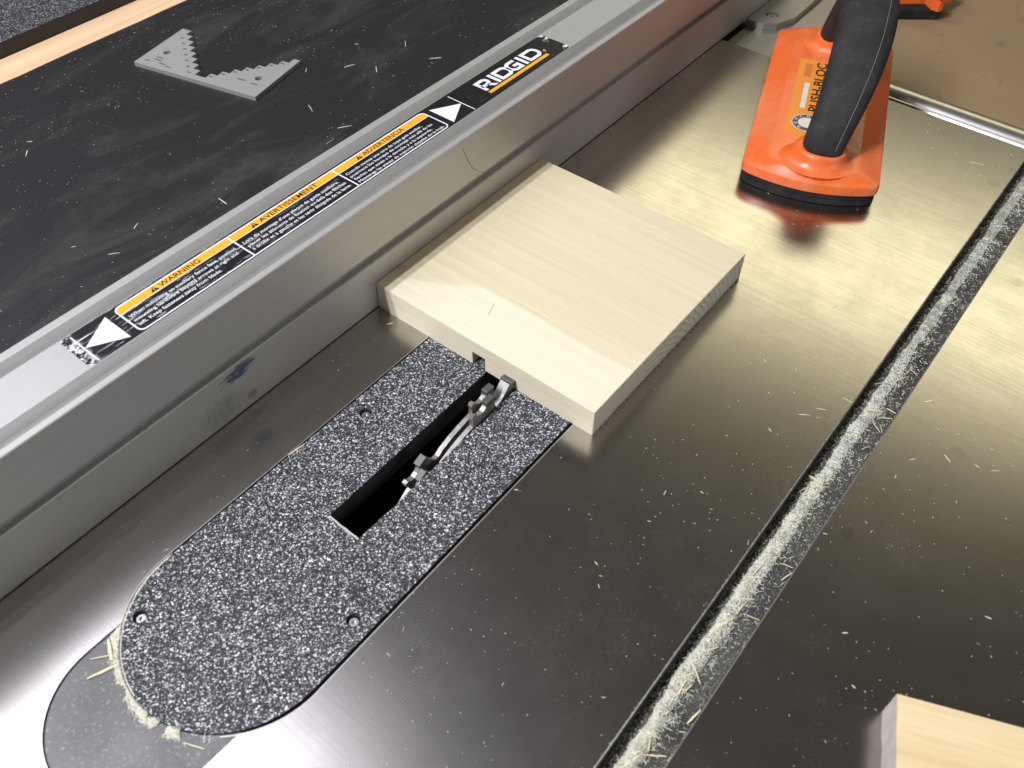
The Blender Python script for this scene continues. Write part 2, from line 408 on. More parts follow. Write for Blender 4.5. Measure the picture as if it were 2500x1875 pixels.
def rrect(x0, x1, y0, y1, r, n=5):
    return arc(x1 - r, y1 - r, r, 0, 90, n) + arc(x0 + r, y1 - r, r, 90, 180, n) + arc(x0 + r, y0 + r, r, 180, 270, n) + arc(x1 - r, y0 + r, r, 270, 360, n)
def flat(bm, poly, z, mat=0):
    f = bm.faces.new([bm.verts.new((x, y, z)) for x, y in poly]); f.material_index = mat
    return f
def strip(path, w, closed=False):
    """centre line -> list of quads with mitred joints"""
    n = len(path); L = []; R_ = []
    for i in range(n):
        p = Vector(path[i])
        a = Vector(path[i - 1]) if (i > 0 or closed) else None
        b_ = Vector(path[(i + 1) % n]) if (i < n - 1 or closed) else None
        d1 = (p - a).normalized() if a is not None else None; d2 = (b_ - p).normalized() if b_ is not None else None
        if d1 is None: d1 = d2
        if d2 is None: d2 = d1
        t = (d1 + d2).normalized(); nn = Vector((-t.y, t.x)); k = w / 2 / max(.35, nn.dot(Vector((-d1.y, d1.x))))
        L.append(p + nn * k); R_.append(p - nn * k)
    q = []
    for i in range(n if closed else n - 1):
        j = (i + 1) % n; q.append((R_[i], R_[j], L[j], L[i]))
    return q
def text_geo(s, bold=0.0):
    cu = bpy.data.curves.new('tmp', 'FONT'); cu.body = s; cu.offset = bold; cu.resolution_u = 3
    o = bpy.data.objects.new('tmp', cu); COL.objects.link(o)
    dg = bpy.context.evaluated_depsgraph_get(); me = bpy.data.meshes.new_from_object(o.evaluated_get(dg))
    vs = [v.co.copy() for v in me.vertices]; fs = [tuple(p.vertices) for p in me.polygons]
    bpy.data.objects.remove(o); bpy.data.curves.remove(cu); bpy.data.meshes.remove(me)
    return vs, fs
CAP = {}
def text_bm(s, fn, width, cap, bold=0.0):
    """letters scaled to a width and cap height (mm); fn maps (along, up) to a point"""
    if bold not in CAP:
        hv, _ = text_geo('H', bold); CAP[bold] = (min(v.y for v in hv), max(v.y for v in hv))
    lo, hi = CAP[bold]
    vs, fs = text_geo(s, bold)
    x0 = min(v.x for v in vs); x1 = max(v.x for v in vs)
    bm = bmesh.new()
    bv = [bm.verts.new(fn((v.x - x0) / (x1 - x0) * width, (v.y - lo) / (hi - lo) * cap)) for v in vs]
    for f in fs:
        try: bm.faces.new([bv[i] for i in f])
        except ValueError: pass
    return bm
def loft(bm, rings, mat=0, cap=True, closed=True):
    R_ = [[bm.verts.new(c) for c in r] for r in rings]; n = len(R_[0])
    for i in range(len(R_) - 1):
        for j in range(n if closed else n - 1):
            bm.faces.new((R_[i][j], R_[i][(j + 1) % n], R_[i + 1][(j + 1) % n], R_[i + 1][j])).material_index = mat
    if cap:
        bm.faces.new(list(reversed(R_[0]))).material_index = mat; bm.faces.new(R_[-1]).material_index = mat
    return R_
def tube(bm, pts, r, n=6, mat=0):
    rings = []
    for i, p in enumerate(pts):
        p = Vector(p); a = Vector(pts[max(0, i - 1)]); b_ = Vector(pts[min(len(pts) - 1, i + 1)])
        t = (b_ - a).normalized(); u = t.orthogonal().normalized() if i == 0 else (u - t * u.dot(t)).normalized(); w = t.cross(u)
        rings.append([p + (u * math.cos(2 * math.pi * k / n) + w * math.sin(2 * math.pi * k / n)) * r for k in range(n)])
    loft(bm, rings, mat)

# ------------------------------------------------------------------ the saw table (setting surface)
saw = thing('table_saw', 'grey cast iron table saw top with throat opening and miter slot', 'table saw', (100, 0, -45))
SL0, SL1, SD = 222.65, 241.7, 9.5
YB, YF = 359.5, -330
def keyhole(g):
    """throat opening (plate width 88, round end) running into the narrower finger recess"""
    R1 = 44.1 + g; cx, cy = 80.0, -163.0
    R2 = 34.5; cy2 = -207.6
    a = math.degrees(math.asin(R2 / R1))
    pts = [(cx + R1 + 1.0, 150), (cx - R1, 150)]
    pts += arc(cx, cy, R1, 180, 270 - a, 14)
    pts += arc(cx, cy2, R2, 180, 360, 30)
    pts += [(x + 1.0 * max(0, (x - cx) / R1) ** 2, y) for x, y in arc(cx, cy, R1, 270 + a, 360, 14)]
    return pts
bm = bmesh.new()
cf = 0.5
prism(bm, [[(-40, YF), (SL0 - cf, YF), (SL0 - cf, YB), (-40, YB)], keyhole(.55)], -30, 0, 0, 0, bottom=False)
prism(bm, [[(SL1 + cf, YF), (560, YF), (560, YB), (SL1 + cf, YB)]], -30, 0, 0, 0, bottom=False)
bmesh.ops.recalc_face_normals(bm, faces=bm.faces[:])
obj('table_top', bm, [MT['table']], saw, recalc=False)
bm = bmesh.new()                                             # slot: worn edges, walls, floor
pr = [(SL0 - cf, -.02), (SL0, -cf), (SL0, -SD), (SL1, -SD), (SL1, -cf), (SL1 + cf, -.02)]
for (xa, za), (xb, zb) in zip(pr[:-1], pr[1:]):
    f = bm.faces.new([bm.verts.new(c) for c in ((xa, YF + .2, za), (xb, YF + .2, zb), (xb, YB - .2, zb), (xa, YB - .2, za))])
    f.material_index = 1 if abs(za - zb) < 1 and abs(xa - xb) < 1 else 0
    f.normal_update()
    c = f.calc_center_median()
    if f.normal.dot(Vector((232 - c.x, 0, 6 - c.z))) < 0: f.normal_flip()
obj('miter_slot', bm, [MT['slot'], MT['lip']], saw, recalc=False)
bm = bmesh.new()                                             # recess shelf under the finger notch
aa = math.degrees(math.asin(34.8 / 44.3))
out = arc(80, -207.6, 34.8, 180, 360, 30) + arc(80, -163, 44.3, 270 + aa, 270 - aa, 30)
prism(bm, [out], -4.0, -1.0)
obj('finger_recess', bm, MT['recess'], saw)
bm = bmesh.new()                                             # bright flat strip painting the highlight on the opening's lip
lp = [(125.9, 148), (125.9, -163)] + [(x + .25 + 1.0 * max(0, (x - 80) / 44.7) ** 2, y) for x, y in arc(80, -163, 44.8, 0, -48, 16)]
for c in strip(lp, .5): flat(bm, [(v[0], v[1]) for v in c], .02)
for c in strip([(34.95, 148), (34.95, -163)] + [(x, y) for x, y in arc(80, -163, 45.0, 180, 225, 16)], .35): flat(bm, [(v[0], v[1]) for v in c], .02)
obj('opening_highlight', bm, MT['lip'], saw)
bm = bmesh.new()                                             # black box added below the throat plate to keep light out
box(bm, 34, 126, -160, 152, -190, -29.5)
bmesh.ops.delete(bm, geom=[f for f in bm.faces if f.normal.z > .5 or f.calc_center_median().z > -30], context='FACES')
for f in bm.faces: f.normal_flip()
obj('throat_light_block', bm, MT['dark'], saw, recalc=False)
bm = bmesh.new()                                             # rear rail
pr = [(361.2, -1.2), (362.0, .2), (363.6, .2), (364.2, -2.2)] + [(374 + 10.2 * math.cos(math.radians(t)), -6 + 8.5 * math.sin(math.radians(t))) for t in range(150, -1, -15)] + [(384.2, -30), (361.2, -30)]
a = [bm.verts.new((40, y, z)) for y, z in pr]; b2 = [bm.verts.new((620, y, z)) for y, z in pr]; n = len(pr)
for i in range(n): bm.faces.new((a[i], a[(i + 1) % n], b2[(i + 1) % n], b2[i]))
bm.faces.new(a); bm.faces.new(list(reversed(b2)))
obj('rear_rail', bm, MT['rail'], saw, smooth=math.radians(25))

# ------------------------------------------------------------------ black extension wing with wooden edging, outfeed board, support
wing = thing('extension_wing', 'dusty black laminate extension table left of the fence with wood edging', 'table wing', (-200, 100, -30))
bm = bmesh.new(); box(bm, -352.3, -40.5, -420, 760, -28, 0, 0, .4)
obj('wing_top', bm, MT['wing'], wing)
bm = bmesh.new()
N = 60; ys = [-420 + 1180 * i / N for i in range(N + 1)]
rings = [[(-352.4 + rnd.uniform(-.35, .45), y, .25), (-381.5, y, .25), (-381.5, y, -28), (-352.4, y, -28)] for y in ys]
loft(bm, rings)
obj('wood_edging', bm, MT['edge'], wing)
bm = bmesh.new(); box(bm, -700, -382.0, -420, 760, -30, -.4)
obj('side_bench', bm, MT['gap'], wing)
of = bmesh.new(); box(of, -420, 900, 388, 1500, -45, -25)
o = obj('outfeed_board', of, MT['outfeed']); o['kind'] = 'structure'

for i, (x0, x1, mt, lab) in enumerate(((-410.6, -382.2, 'speckle2', 'dark speckled laminate strip with black edge lying beside the wood edging'), (-520, -411.4, 'speckle2', 'wider dark speckled laminate sheet in the far left corner'))):
    bm = bmesh.new(); box(bm, x0, x1, -400, 600, -.3, 10.9, 0, .25)
    for f in bm.faces:
        if abs(f.normal.z) < .6: f.material_index = 1
    bmesh.ops.recalc_face_normals(bm, faces=bm.faces[:])
    for f in bm.faces: f.material_index = 0 if f.normal.z > .5 else 1
    tag(obj('laminate_sheet', bm, [MT[mt], MT['gap']]), lab, 'sheet', 'speckled laminate offcuts')

# ------------------------------------------------------------------ rip fence
fence = thing('rip_fence', 'long silver aluminium rip fence with black and orange warning label', 'rip fence', (-23, 0, 0))
H = 64.3
prof = [(-.5, .4), (0, .8), (0, 29.4), (-.5, 30.0), (-3.2, 30.2), (-3.2, 35.3), (-.3, 35.6), (0, 35.9), (0, H - .4), (-.4, H), (-3.3, H), (-3.6, H - .3), (-3.8, H - 6.8), (-5.2, H - 7.0), (-9.0, H - 3.7), (-11.9, H - .5), (-12.3, H)]
prof += [(-35.0, H), (-35.4, H - .5), (-35.5, H - 6.6), (-36.4, H - 6.8), (-39.5, H - 3.4), (-42.3, H - .4), (-42.7, H), (-47.0, H), (-47.4, H - .4), (-47.4, .4)]
bm = bmesh.new(); extrude_profile(bm, prof, -520, 470)
obj('fence_body', bm, MT['alu'], fence)
# label
ZL = H + .12
lab = None
bm = bmesh.new()
edge = []
pts = rrect(-34.6, -12.7, -140, 182.6, 3.0, 5)
jit = random.Random(3)
prism(bm, [[(x, y + (jit.uniform(-.35, .35) if (y < -136 or y > 179) else 0)) for x, y in pts]], H + .01, ZL)
lab = obj('warning_label', bm, MT['lblack'], fence)
lab['label'] = 'scratched black and orange trilingual warning sticker'
ZP = ZL + .06
def print_part(name, quads, mat, z=ZP):
    bm = bmesh.new()
    for q in quads: flat(bm, [(c[0], c[1]) for c in q], z)
    o = obj(name, bm, mat, lab, recalc=False)
    for pl in o.data.polygons:
        if pl.normal.z < 0: pl.flip()
    return o
# orange header bands
for y0, y1, r0, r1 in ((-114.6, -55.1, 1, 0), (-54.4, 10.2, 0, 0), (11.0, 76.2, 0, 1)):
    bm = bmesh.new()
    p_ = []
    p_ += [(-28.3, y0), (-28.3, y1)]
    p_ += arc(-32.6 + 2.4, y1 - 2.4, 2.4, 90, 180, 5) if r1 else [(-32.6, y1)]
    p_ += arc(-32.6 + 2.4, y0 + 2.4, 2.4, 180, 270, 5) if r0 else [(-32.6, y0)]
    flat(bm, p_, ZP); obj('header_band', bm, MT['yellow'], lab)
fr = rrect(-32.95, -13.6, -115.0, 76.5, 2.6, 5)
print_part('label_frame', strip(fr, .75, True) + strip([(-28.05, -114.8), (-28.05, 76.4)], .35) + strip([(-32.6, -54.75), (-13.7, -54.75)], .75) + strip([(-32.6, 10.6), (-13.7, 10.6)], .75), MT['white'], ZP + .03)
def ltxt(s, y0, y1, xb, cap, mat, bold=.009, name='label_text'):
    bm = text_bm(s, lambda a, u: (xb - u, y0 + a, ZP + .05), y1 - y0, cap, bold)
    obj(name, bm, mat, lab, recalc=False)
for s, y0, y1, ty in (('WARNING', -93.6, -72.3, -98.4), ('AVERTISSEMENT', -37.6, -1.6, -43.0), ('ADVERTENCIA', 29.8, 59.2, 24.8)):
    ltxt(s, y0, y1, -28.95, 3.0, MT['ink'], .009, 'header_text')
    tri = [[(-28.9, ty), (-28.9, ty + 4.0), (-32.1, ty + 2.0)]]
    bm = bmesh.new(); prism(bm, [[(-28.9, ty), (-28.9, ty + 4.0), (-32.1, ty + 2.0)]], ZP + .03, ZP + .05, bottom=False)
    obj('alert_triangle', bm, MT['ink'], lab)
    print_part('alert_mark', [[(-29.9, ty + 1.75), (-29.9, ty + 2.25), (-31.2, ty + 2.2), (-31.2, ty + 1.8)], [(-29.2, ty + 1.75), (-29.2, ty + 2.25), (-29.6, ty + 2.25), (-29.6, ty + 1.75)]], MT['yellow'], ZP + .09)
for s, y0, y1, xb in (("When mounting an auxiliary fence face, position", -113.2, -57.2, -23.3), ("mounting hardware beyond arrows at right and", -113.2, -58.4, -20.0), ("left. Keep fasteners away from blade.", -113.2, -70.4, -16.7),
                      ("Lors du montage d'une plaque de guide auxiliaire,", -52.6, 6.2, -23.0), ("placer les éléments de fixation au-delà des flèches", -52.6, 8.0, -19.8), ("à droite et à gauche et les tenir éloignés de la lame.", -52.6, 8.4, -16.6)):
    ltxt(s, y0, y1, xb, 1.95, MT['whitet'])
for s, y0, y1, xb in (("Cuando monte una cara de tope guía auxiliar,", 12.6, 66.8, -24.0), ("posicione los herrajes de montaje más allá de las", 12.6, 71.6, -21.0), ("flechas que están a la derecha y a la izquierda.", 12.6, 68.2, -18.0), ("Mantenga las piezas de sujeción alejadas de la hoja.", 12.6, 74.4, -15.0)):
    ltxt(s, y0, y1, xb, 1.75, MT['whitet'])
print_part('arrow', [[(-23.2, -134.9), (-14.3, -119.6), (-32.2, -119.6)]], MT['white'])
print_part('arrow', [[(-22.6, 96.3), (-31.6, 80.5), (-13.9, 80.5)]], MT['white'])
print_part('arrow_bar', strip([(-33.1, -135.4), (-13.4, -135.4)], .6), MT['white'])
print_part('arrow_bar', strip([(-32.6, 96.8), (-13.2, 96.8)], .6), MT['white'])
print_part('logo_underline', [[(-18.8, 114.4), (-16.5, 114.4), (-16.5, 167.2), (-18.8, 167.2)]], MT['yellow'])
# logo letters: (s, t) -> y = 114.4 + s, x = -19.9 - t
W = 2.25
def lg(q): return [[(-19.9 - t, 114.4 + s) for s, t in c] for c in q]
def Dpath(s, w=9.6): return [(s + 1.1, 1.1), (s + w - 3.6, 1.1), (s + w - 1.9, 2.1), (s + w - 1.1, 4.0), (s + w - 1.1, 6.0), (s + w - 1.9, 7.9), (s + w - 3.6, 8.9), (s + 1.1, 8.9)]
let = {
 'R': strip([(1.2, 0), (1.2, 8.9), (6.4, 8.9), (7.9, 8.0), (8.3, 6.6), (7.9, 5.1), (6.4, 4.2), (1.2, 4.2)], W) + [[(4.6, 4.0), (7.4, 4.0), (10.6, 0), (7.7, 0)]],
 'I': strip([(12.6, 0), (12.6, 10)], W),
 'D': strip(Dpath(14.9, 11.2), W, True),
 'G': strip([(34.2, 8.9), (28.6, 8.9), (26.9, 7.9), (26.0, 6.2), (26.0, 3.8), (26.9, 2.1), (28.6, 1.1), (33.2, 1.1), (33.2, 4.8), (29.6, 4.8)], W),
 'I2': strip([(37.4, 0), (37.4, 10)], W),
 'D2': strip(Dpath(40.2, 12.2), W, True)}
for k, q in let.items(): print_part('logo_letter', lg(q), MT['white'], ZP + .02)
print_part('registered_mark', strip([(-21.6 + .8 * math.cos(t * .5236), 168.9 + .8 * math.sin(t * .5236)) for t in range(12)], .3, True), MT['white'])
# dark hair stuck to the front face
bm = bmesh.new()
tube(bm, [(.12, 71.0, 59.4), (.12, 72.6, 54.5), (.12, 75.1, 48.8), (.12, 78.0, 43.6), (.12, 80.9, 40.3), (.12, 84, 37.6), (.12, 86.4, 36.4)], .09, 5)
tag(obj('hair', bm, MT['hair']), 'single dark curved hair stuck to the front of the fence', 'hair')

# rear clamp of the fence
clamp = thing('fence_clamp', 'dull metal rear fence clamp with round screw behind the table edge', 'clamp', (20, 410, -12))
bm = bmesh.new(); box(bm, 1.2, 62, 363.5, 470, -14, -3.5, 0, .6)
obj('clamp_plate', bm, MT['bracket'], clamp)
bm = bmesh.new(); prism(bm, [[(.8, 395), (14, 397), (22, 403), (28, 420), (27, 470), (.8, 470)], circle(12.2, 414, 5.4, 20)], -3.4, 2.0, 0)
obj('clamp_tab', bm, MT['bracket'], clamp)
bm = bmesh.new(); loft(bm, [[(12.2 + r * math.cos(t * math.pi / 10), 414 + r * math.sin(t * math.pi / 10), z) for t in range(20)] for r, z in ((4.4, -3.4), (4.4, -.6), (3.4, .1), (1.8, .1), (1.5, -1.6))])
obj('clamp_screw', bm, MT['zinc'], clamp, smooth=math.radians(30))
bm = bmesh.new(); box(bm, 30, 74, 405, 475, -3.4, -1.6, 0, .4)
obj('clamp_shim', bm, MT['core'], clamp)

# ------------------------------------------------------------------ throat plate
plate = thing('throat_plate', 'speckled dark grey throat plate with rounded end set into the saw table', 'throat plate', (80, -60, -12))
PZ = -.15
outer = [(124.0, 149), (36.0, 149)] + arc(80, -163, 44.0, 180, 360, 48)
hr = random.Random(11)
slotp = [(73.2, -106.2)] + [(73.2 + k * 18.1 / 9, -106.2 + hr.uniform(-.35, .35)) for k in range(1, 9)] + [(91.3, -106.0), (91.4, -92)] + [(91.4 + .5 * math.sin((k / 10) * math.pi) * 1.2 + hr.uniform(-.12, .12), -92 + 14 * k / 10) for k in range(1, 10)] + [(91.5, -78), (91.7, 60), (73.2, 60)]
holes = [(45.0, -55.8), (48.9, -185.6), (115.8, -134.2), (115.8, 40)]
bm = bmesh.new()
prism(bm, [outer, slotp] + [circle(x, y, 2.75, 20) for x, y in holes], -12.3, PZ, 0, 1)
for f in bm.faces:
    c = f.calc_center_median()
    if f.material_index == 1 and abs(c.y + 106) < 1.2 and 72 < c.x < 92: f.material_index = 2
obj('plate_body', bm, [MT['speckle'], MT['gap'], MT['core']], plate)
for x, y in holes:
    bm = bmesh.new()
    loft(bm, [[(x + r * math.cos(t * math.pi / 9), y + r * math.sin(t * math.pi / 9), z) for t in range(18)] for r, z in ((2.4, -8), (2.4, -2.6), (1.9, -2.0), (.9, -2.0), (.8, -3.0))])
    obj('levelling_screw', bm, MT['zinc'], plate, smooth=math.radians(30))
    bm = bmesh.new()
    q = strip(circle(x, y, 2.95, 20), .28, True)
    for c in q: flat(bm, [(v[0], v[1]) for v in c], PZ + .03)
    obj('hole_rim', bm, MT['gap'], plate)
bm = bmesh.new()
for c in strip([(73.4 + k * 1.98, -106.55 + hr.uniform(-.25, .25)) for k in range(10)], .8): flat(bm, [(v[0], v[1]) for v in c], PZ + .03)
obj('chipped_edge', bm, MT['cut'], plate)
# pale worn edge of the laminate round the plate
bm = bmesh.new()
for c in strip(arc(80, -163, 43.75, 178, 262, 40), .5): flat(bm, [(v[0], v[1]) for v in c], PZ + .03)
obj('worn_edge', bm, MT['cut'], plate)

# ------------------------------------------------------------------ dado blade
blade = thing('dado_blade', 'steel stacked dado blade rising through the slot of the throat plate', 'saw blade', (87.5, -25, -92.3))
BR = 101.6; BC = Vector((0, -25, 9.3 - BR))
def pol(a, r, x): a = math.radians(a); return Vector((x, BC.y + r * math.sin(a), BC.z + r * math.cos(a)))
NT = 13
def blade_plate(x0, x1, phi, name):
    prof = []
    for k in range(NT):
        a = phi + 360 / NT * k
        for da, r in ((-6.9, 93.4), (-6.75, 97.2), (-6.9, 99.6), (-6.4, 100.9), (-5.5, 100.6), (-4.9, 98.6), (-3.8, 97.3), (-2.4, 97.4), (-1.3, 98.4), (-.2, 100.6), (.6, 101.3), (2.0, 101.0), (2.5, 98.5), (3.0, 94.0), (3.9, 91.2), (5.2, 90.6), (7.2, 91.6), (11.5, 92.4), (16, 92.9), (19.4, 93.3)):
            prof.append((a + da, r))
    bm = bmesh.new()
    loops = [[pol(a, r, 0) for a, r in prof], [pol(t * 360 / 40, 16, 0) for t in range(40)]]
    rings = []; es = []
    for lp in loops:
        vs = [bm.verts.new((c.y, c.z, x1)) for c in lp]; rings.append(vs)
        es += [bm.edges.new((vs[i], vs[(i + 1) % len(vs)])) for i in range(len(vs))]
    r = bmesh.ops.triangle_fill(bm, edges=es, use_beauty=True, use_dissolve=False, normal=(0, 0, 1))
    top = [g for g in r['geom'] if isinstance(g, bmesh.types.BMFace)]
    low = {v: bm.verts.new((v.co.x, v.co.y, x0)) for vs in rings for v in vs}
    for vs in rings:
        for i in range(len(vs)): bm.faces.new((vs[i], vs[(i + 1) % len(vs)], low[vs[(i + 1) % len(vs)]], low[vs[i]]))
    for f in top: bm.faces.new([low[v] for v in reversed(f.verts)])
    for v in bm.verts: v.co = Vector((v.co.z, v.co.x, v.co.y))
    o = obj(name, bm, MT['blade'], blade)
    return o
def tooth(par, a, xa, xb, w=2.6):
    bm = bmesh.new()
    R_ = [pol(a - 1.1, 97.6, 0), pol(a - .9, 101.5, 0), pol(a + w * .85, 101.8, 0), pol(a + w * .7, 98.2, 0)]
    lo = [bm.verts.new((xa, c.y, c.z)) for c in R_]; hi = [bm.verts.new((xb, c.y, c.z)) for c in R_]
    bm.faces.new(lo); bm.faces.new(list(reversed(hi)))
    for i in range(4): bm.faces.new((lo[i], lo[(i + 1) % 4], hi[(i + 1) % 4], hi[i]))
    bmesh.ops.recalc_face_normals(bm, faces=bm.faces[:])
    bmesh.ops.bevel(bm, geom=bm.edges[:], offset=.2, segments=1, affect='EDGES')
    obj('tooth', bm, MT['carbide'], par)
for x0, x1, phi, xa, xb in ((84.0, 86.3, 6.0, 83.4, 87.0), (88.7, 91.0, 3.0, 88.0, 91.4)):
    bp = blade_plate(x0, x1, phi, 'blade_plate')
    for k in range(NT): tooth(bp, phi + 360 / NT * k, xa, xb)
# chipper between the two plates
bm = bmesh.new()
cp = []
for a0 in (13.5, 193.5):
    cp += [(a0 - 14, 60), (a0 - 9, 80), (a0 - 6, 90), (a0 - 4.0, 93.0), (a0 - 2.8, 95.2), (a0 - 1.9, 97.5), (a0 - .6, 101.2), (a0 + 4, 100.8), (a0 + 6.5, 92), (a0 + 9, 75), (a0 + 40, 40), (a0 + 110, 40)]
va = [bm.verts.new(pol(a, r, 84.9)) for a, r in cp]; vb = [bm.verts.new(pol(a, r, 90.2)) for a, r in cp]
for i in range(len(cp)): bm.faces.new((va[i], va[(i + 1) % len(cp)], vb[(i + 1) % len(cp)], vb[i]))
fa = bm.faces.new(va); fb = bm.faces.new(list(reversed(vb))); bmesh.ops.triangulate(bm, faces=[fa, fb])
ch = obj('chipper', bm, MT['blade'], blade)
for a0 in (13.5, 193.5): tooth(ch, a0, 84.4, 91.5, 4.2)
bm = bmesh.new()
loft(bm, [[pol(t * 20, 15.8, x) for t in range(18)] for x in (70, 112)])
obj('arbor', bm, MT['zinc'], blade)

# ------------------------------------------------------------------ boards
BW, BL, BT = 136.5, 139.2, 16.5
wb_ = thing('board', 'square pale poplar board with notch against the fence', 'board', (0, 0, 0))
bm = bmesh.new()
prof = [(.15, .05), (64.3, .05), (64.3, 8.4), (72.4, 8.4), (72.4, .05), (BW, .05), (BW, BT), (.15, BT)]
a = [bm.verts.new((x, 0, z)) for x, z in prof]; b2 = [bm.verts.new((x, BL, z)) for x, z in prof]; n = len(prof)
for i in range(n):
    f = bm.faces.new((a[i], a[(i + 1) % n], b2[(i + 1) % n], b2[i]))
fa = bm.faces.new(a); fb = bm.faces.new(list(reversed(b2)))
bmesh.ops.recalc_face_normals(bm, faces=bm.faces[:])
sharp = [e for e in bm.edges if all((abs(v.co.x) < .3 or abs(v.co.x - BW) < .3) or abs(v.co.z - BT) < .1 for v in e.verts) and (max(v.co.z for v in e.verts) > 10)]
bmesh.ops.bevel(bm, geom=sharp, offset=.22, segments=2, affect='EDGES')
bm.normal_update()
for f in bm.faces: f.material_index = 1 if abs(f.normal.x) > .8 else 0
obj('board_body', bm, [MT['poplar'], MT['end']], wb_)
# torn fibres along the lower right edge
bm = bmesh.new(); fr_ = random.Random(5)
for k in range(150):
    y = fr_.uniform(2, BL - 2); l = fr_.uniform(.4, 1.7); z = fr_.uniform(.1, 1.2); w = fr_.uniform(.1, .35)
    vs = [bm.verts.new(c) for c in ((BW - .05, y - w, z + .2), (BW - .05, y + w, z + .2), (BW + l, y + fr_.uniform(-.8, .8), z * .4), (BW - .05, y, z - .3))]
    bm.faces.new((vs[0], vs[1], vs[2])); bm.faces.new((vs[1], vs[3], vs[2])); bm.faces.new((vs[3], vs[0], vs[2]))
o = obj('torn_fibres', bm, MT['cut'], wb_); o['kind'] = 'stuff'

sc_ = thing('board', 'corner of a yellowish pine board at the lower right of the table', 'board', (294.0, -38.2, 0), math.radians(22))
bm = bmesh.new(); sr = random.Random(9)
rings = []
ny = 46
for i in range(ny + 1):
    v = -210 * i / ny
    rings.append([(sr.uniform(-.25, .25), v, .05), (170, v, .05), (170, v, BT), (sr.uniform(-.2, .2), v, BT)])
loft(bm, rings)
bmesh.ops.recalc_face_normals(bm, faces=bm.faces[:])
for f in bm.faces: f.material_index = 1 if f.normal.x < -.7 else 0
obj('board_body', bm, [MT['pine'], MT['cut']], sc_, world=False)
bm = bmesh.new()
for k in range(60):                                          # fuzzy back edge
    x = abs(sr.gauss(0, 30)) if k < 40 else sr.uniform(0, 8); w = sr.uniform(.15, .5); l = sr.uniform(.2, .9); z = sr.uniform(2, BT)
    vs = [bm.verts.new(c) for c in ((x - w, -.05, z), (x + w, -.05, z), (x, l, z - .2), (x, -.05, z - .8))]
    bm.faces.new((vs[0], vs[1], vs[2])); bm.faces.new((vs[1], vs[3], vs[2])); bm.faces.new((vs[3], vs[0], vs[2]))
o = obj('torn_fibres', bm, MT['cut'], sc_, world=False); o['kind'] = 'stuff'

# ------------------------------------------------------------------ push block
pb = thing('push_block', 'orange plastic push block with black arched handle standing on the table', 'push block', (93.5, 214, 0), math.radians(20))
def pbo(inL, inR, inF, inB, r, z):
    """outline of the block: bowed front and back, straight sides"""
    u0, u1, v0, v1 = inL, 79.6 - inR, 1.5 + inF, 171.5 - inB
    P = []
    def bow(u): t = (u - u0) / (u1 - u0); return 9.0 * (1 - (2 * t - 1) ** 2)
    n = 14
    for i in range(n + 1):
        t = i / n; u = u0 + r + (u1 - u0 - 2 * r) * t; P.append((u, v0 - bow(u), z))
    P += [(u1 - r * .3, v0 - bow(u1 - r * .3) + r * .25, z), (u1, v0 + r * .9, z)]
    for i in range(1, 6): P.append((u1, v0 + r + (v1 - v0 - 2 * r) * i / 6, z))
    P += [(u1, v1 - r * .9, z), (u1 - r * .3, v1 + bow(u1 - r * .3) - r * .25, z)]
    for i in range(n + 1):
        t = i / n; u = u1 - r - (u1 - u0 - 2 * r) * t; P.append((u, v1 + bow(u), z))
    P += [(u0 + r * .3, v1 + bow(u0 + r * .3) - r * .25, z), (u0, v1 - r * .9, z)]
    for i in range(1, 6): P.append((u0, v1 - r - (v1 - v0 - 2 * r) * i / 6, z))
    P += [(u0, v0 + r * .9, z), (u0 + r * .3, v0 - bow(u0 + r * .3) + r * .25, z)]
    return P
bm = bmesh.new(); loft(bm, [pbo(1.2, 1.2, 1.2, 1.2, 4, .05), pbo(.7, .7, .7, .7, 4, .5), pbo(.7, .7, .7, .7, 4, 3.4), pbo(1.6, 1.6, 1.6, 1.6, 4, 3.8), pbo(.9, .9, .9, .9, 4, 4.2), pbo(.9, .9, .9, .9, 4, 8.2)])
obj('foam_pad', bm, MT['pad'], pb, world=False, smooth=math.radians(40))
PT = 17.8
bm = bmesh.new()
loft(bm, [pbo(.6, .6, .6, .6, 4, 7.4), pbo(0, 0, 0, 0, 4, 8.0), pbo(.1, .1, .1, .1, 4.2, 12.4), pbo(.4, .4, .4, .4, 4.4, 13.4), pbo(1.2, 1.2, 1.2, 1.2, 5, 14.0), pbo(13.0, 13.0, 3.6, 3.6, 4, PT - .3), pbo(13.9, 13.9, 4.6, 4.6, 4, PT)])
body = obj('block_body', bm, MT['orange'], pb, world=False, smooth=math.radians(18))
path = [Vector(c) for c in ((42.4, 12, 21), (43, 13.5, 28), (44.8, 18, 38), (46.8, 26, 49), (48.6, 38, 60), (49.8, 55, 69), (50.2, 76, 74), (50, 97, 74), (49, 116, 69), (47.6, 131, 58), (44.6, 141, 46), (41.8, 147, 34), (40, 150, 26), (39.5, 151, 21))]
def hring(i, ku=1.0, kn=1.0, n=18):
    p = path[i]; t = (path[min(i + 1, len(path) - 1)] - path[max(i - 1, 0)]).normalized()
    s = Vector((1, 0, 0)); s = (s - t * s.dot(t)).normalized(); nn = t.cross(s)
    return p, s, nn
prof_u = [11.8, 12.0, 12.6, 13.8, 15.3, 16.3, 16.6, 16.6, 16.2, 15.2, 13.8, 12.8, 12.2, 12.2]
prof_n = [11.5, 11.2, 11.0, 11.2, 11.6, 12.0, 12.2, 12.2, 12.0, 11.6, 11.0, 10.6, 10.6, 10.8]
bm = bmesh.new(); rings = []
def super_(c, e): return math.copysign(abs(c) ** e, c)
